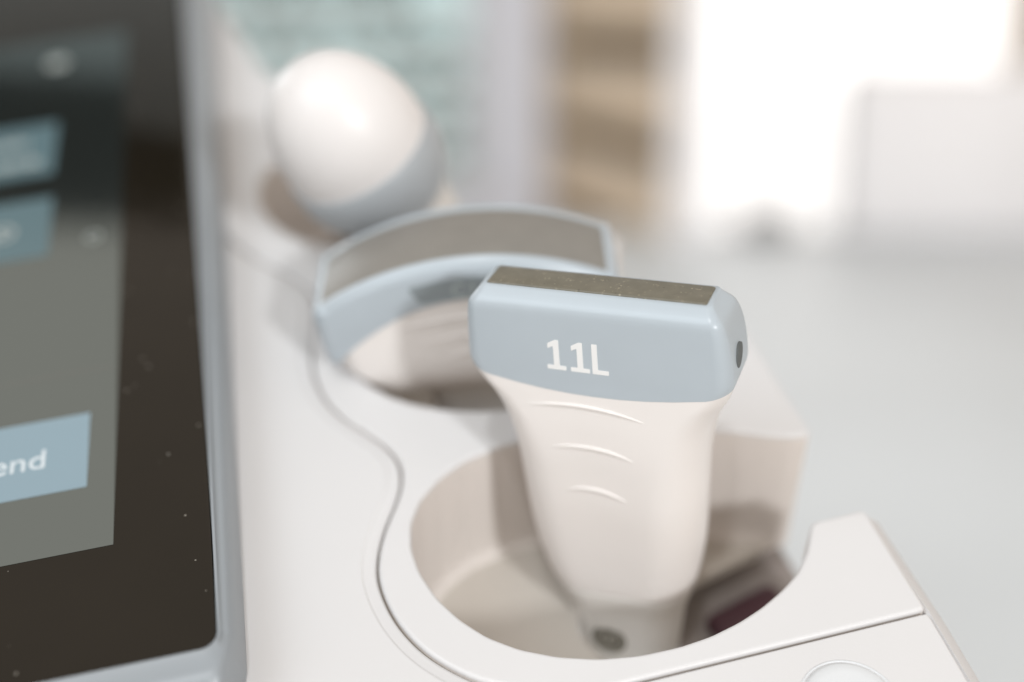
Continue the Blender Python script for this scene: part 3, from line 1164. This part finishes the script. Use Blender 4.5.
# bright window with a sheer curtain
w2 = thing('bright_window', 'overexposed white window behind the couch, right of the tan shelves', 'window', Matrix.Translation((bl, WY, 0.35)))
W2, H2 = br - bl, zt_ - 0.35
bm = bmesh.new()
box(bm, (0, 0.03, 0), (0.04, 0.09, H2)); box(bm, (W2 - 0.04, 0.03, 0), (W2, 0.09, H2))
box(bm, (0.04, 0.03, 0), (W2 - 0.04, 0.09, 0.04)); box(bm, (0.04, 0.03, H2 - 0.04), (W2 - 0.04, 0.09, H2))
link('frame', bm, M['winframe'], w2, smooth=False)
bm = bmesh.new()
rows = []
for i in range(90):
    x = 0.005 + (W2 - 0.01) * i / 89
    y = 0.008 + 0.006 * math.sin(i * 0.9)
    rows.append((x, y))
va = [bm.verts.new((x, y, 0.0)) for x, y in rows]
vb = [bm.verts.new((x, y, H2)) for x, y in rows]
for i in range(89):
    bm.faces.new((va[i], va[i + 1], vb[i + 1], vb[i]))
link('sheer_curtain', bm, M['sheer'], w2)

# examination couch
ch = thing('exam_couch', 'pale grey padded examination couch with raised backrest', 'couch', Matrix.Translation((0.05, 0.45, 0)))
cl, cw = 2.13, 1.6
link('mattress', box(bmesh.new(), (0, 0, 0.65), (cw, cl, 0.75), 1.0, 0.03), M['sheet'], ch, sharp=40)
link('base', box(bmesh.new(), (0.08, 0.08, 0.12), (cw - 0.08, cl - 0.08, 0.648), 1.0, 0.01), M['couchbase'], ch, sharp=40)
bx0 = float(on_y(858, 150, 2.45)[0]) - 0.085
bz1 = float(on_y(900, 66, 2.45)[2])
link('backrest', box(bmesh.new(), (bx0, 1.96, 0.745), (bx0 + 0.75, 2.06, bz1), 1.0, 0.03), M['backrest'], ch, sharp=40)
# small grey thing at the couch's far end
g0 = on_y(765, 232, 2.5)
bm = bmesh.new()
rings = []
for r, z in ((0.035, 0.0), (0.042, 0.012), (0.042, 0.03), (0.03, 0.045), (0.012, 0.05)):
    rings.append([(r * 1.3 * math.cos(2 * math.pi * k / 24), r * math.sin(2 * math.pi * k / 24), z) for k in range(24)])
o = link('small_object', loft(rings, True, True, bm, 1.0), M['shelfbox'], None)  # small rounded grey object, not identified
o.matrix_world = Matrix.Translation((float(g0[0]), 2.48, 0.7505))
tag(o, 'small dark grey object at the far end of the couch', 'dish')
# maroon pad lying in the added tray, seen through the open floor of the nearest holder
bm = box(bmesh.new(), (-11, -5.5, 0), (11, 5.5, 5), MM, 2.4)
o = link('cable_pad', bm, M['maroon'], None, sharp=60)
o.matrix_world = DECK @ Matrix.Translation((44 * MM, 5.5 * MM, -49.95 * MM)) @ Matrix.Rotation(math.radians(16), 4, 'Z')
tag(o, 'small dark maroon pad lying deep under the nearest probe holder', 'pad')

# =================================================================== LIGHT
w = bpy.data.worlds.new('World')
S.world = w
w.use_nodes = True
bg = w.node_tree.nodes['Background']
bg.inputs['Color'].default_value = (1.0, 0.87, 0.755, 1)
bg.inputs['Strength'].default_value = 0.65


def area(name, target, direction, dist, size, power, color, size_y=None):
    L = bpy.data.lights.new(name, 'AREA')
    L.energy = power
    L.color = color
    L.size = size
    if size_y:
        L.shape = 'RECTANGLE'
        L.size_y = size_y
    o = bpy.data.objects.new(name, L)
    COL.objects.link(o)
    dv = Vector(unit(np.array(direction)))
    o.location = Vector(target) + dv * dist
    o.rotation_euler = dv.to_track_quat('Z', 'Y').to_euler()
    return o


TG = ORG + NRM * 0.03
area('key_lamp', TG, EU * 0.32 + EV * -0.94 + NRM * 0.75, 3.2, 0.25, 62.0, (0.97, 0.985, 1.0))
area('ceiling_lamp', TG, EU * -0.17 + EV * -0.23 + NRM * 0.96, 1.9, 0.09, 9.0, (0.95, 0.98, 1.0))
area('front_fill_lamp', TG, np.array([-0.75, -0.75, 0.8]), 4.0, 2.2, 66.0, (0.80, 0.91, 1.0))  # added broad fill from the front left, no visible source
area('left_window_lamp', TG, np.array([-0.62, 0.66, 0.45]), 3.0, 1.3, 24.0, (0.92, 0.97, 1.0))

# =================================================================== CAMERA
cd = bpy.data.cameras.new('camera')
cam = bpy.data.objects.new('camera', cd)
COL.objects.link(cam)
cam.matrix_world = frame(CAM, RT, UP, -FWD)
cd.sensor_width = 36
cd.lens = 45.0
cd.clip_start = 0.01
cd.clip_end = 200
cd.dof.use_dof = True
_f = T11W + RW[:, 1] * (-7.6 * MM) - RW[:, 2] * 14 * MM - FWD * 0.004
cd.dof.focus_distance = float((_f - CAM) @ FWD)
cd.dof.aperture_fstop = 3.0
S.camera = cam
S.view_settings.view_transform = 'Standard'
S.view_settings.look = 'None'
S.view_settings.exposure = -0.03
S.view_settings.gamma = 1.0
S.cycles.use_denoising = True
S.cycles.max_bounces = 8
S.cycles.diffuse_bounces = 5
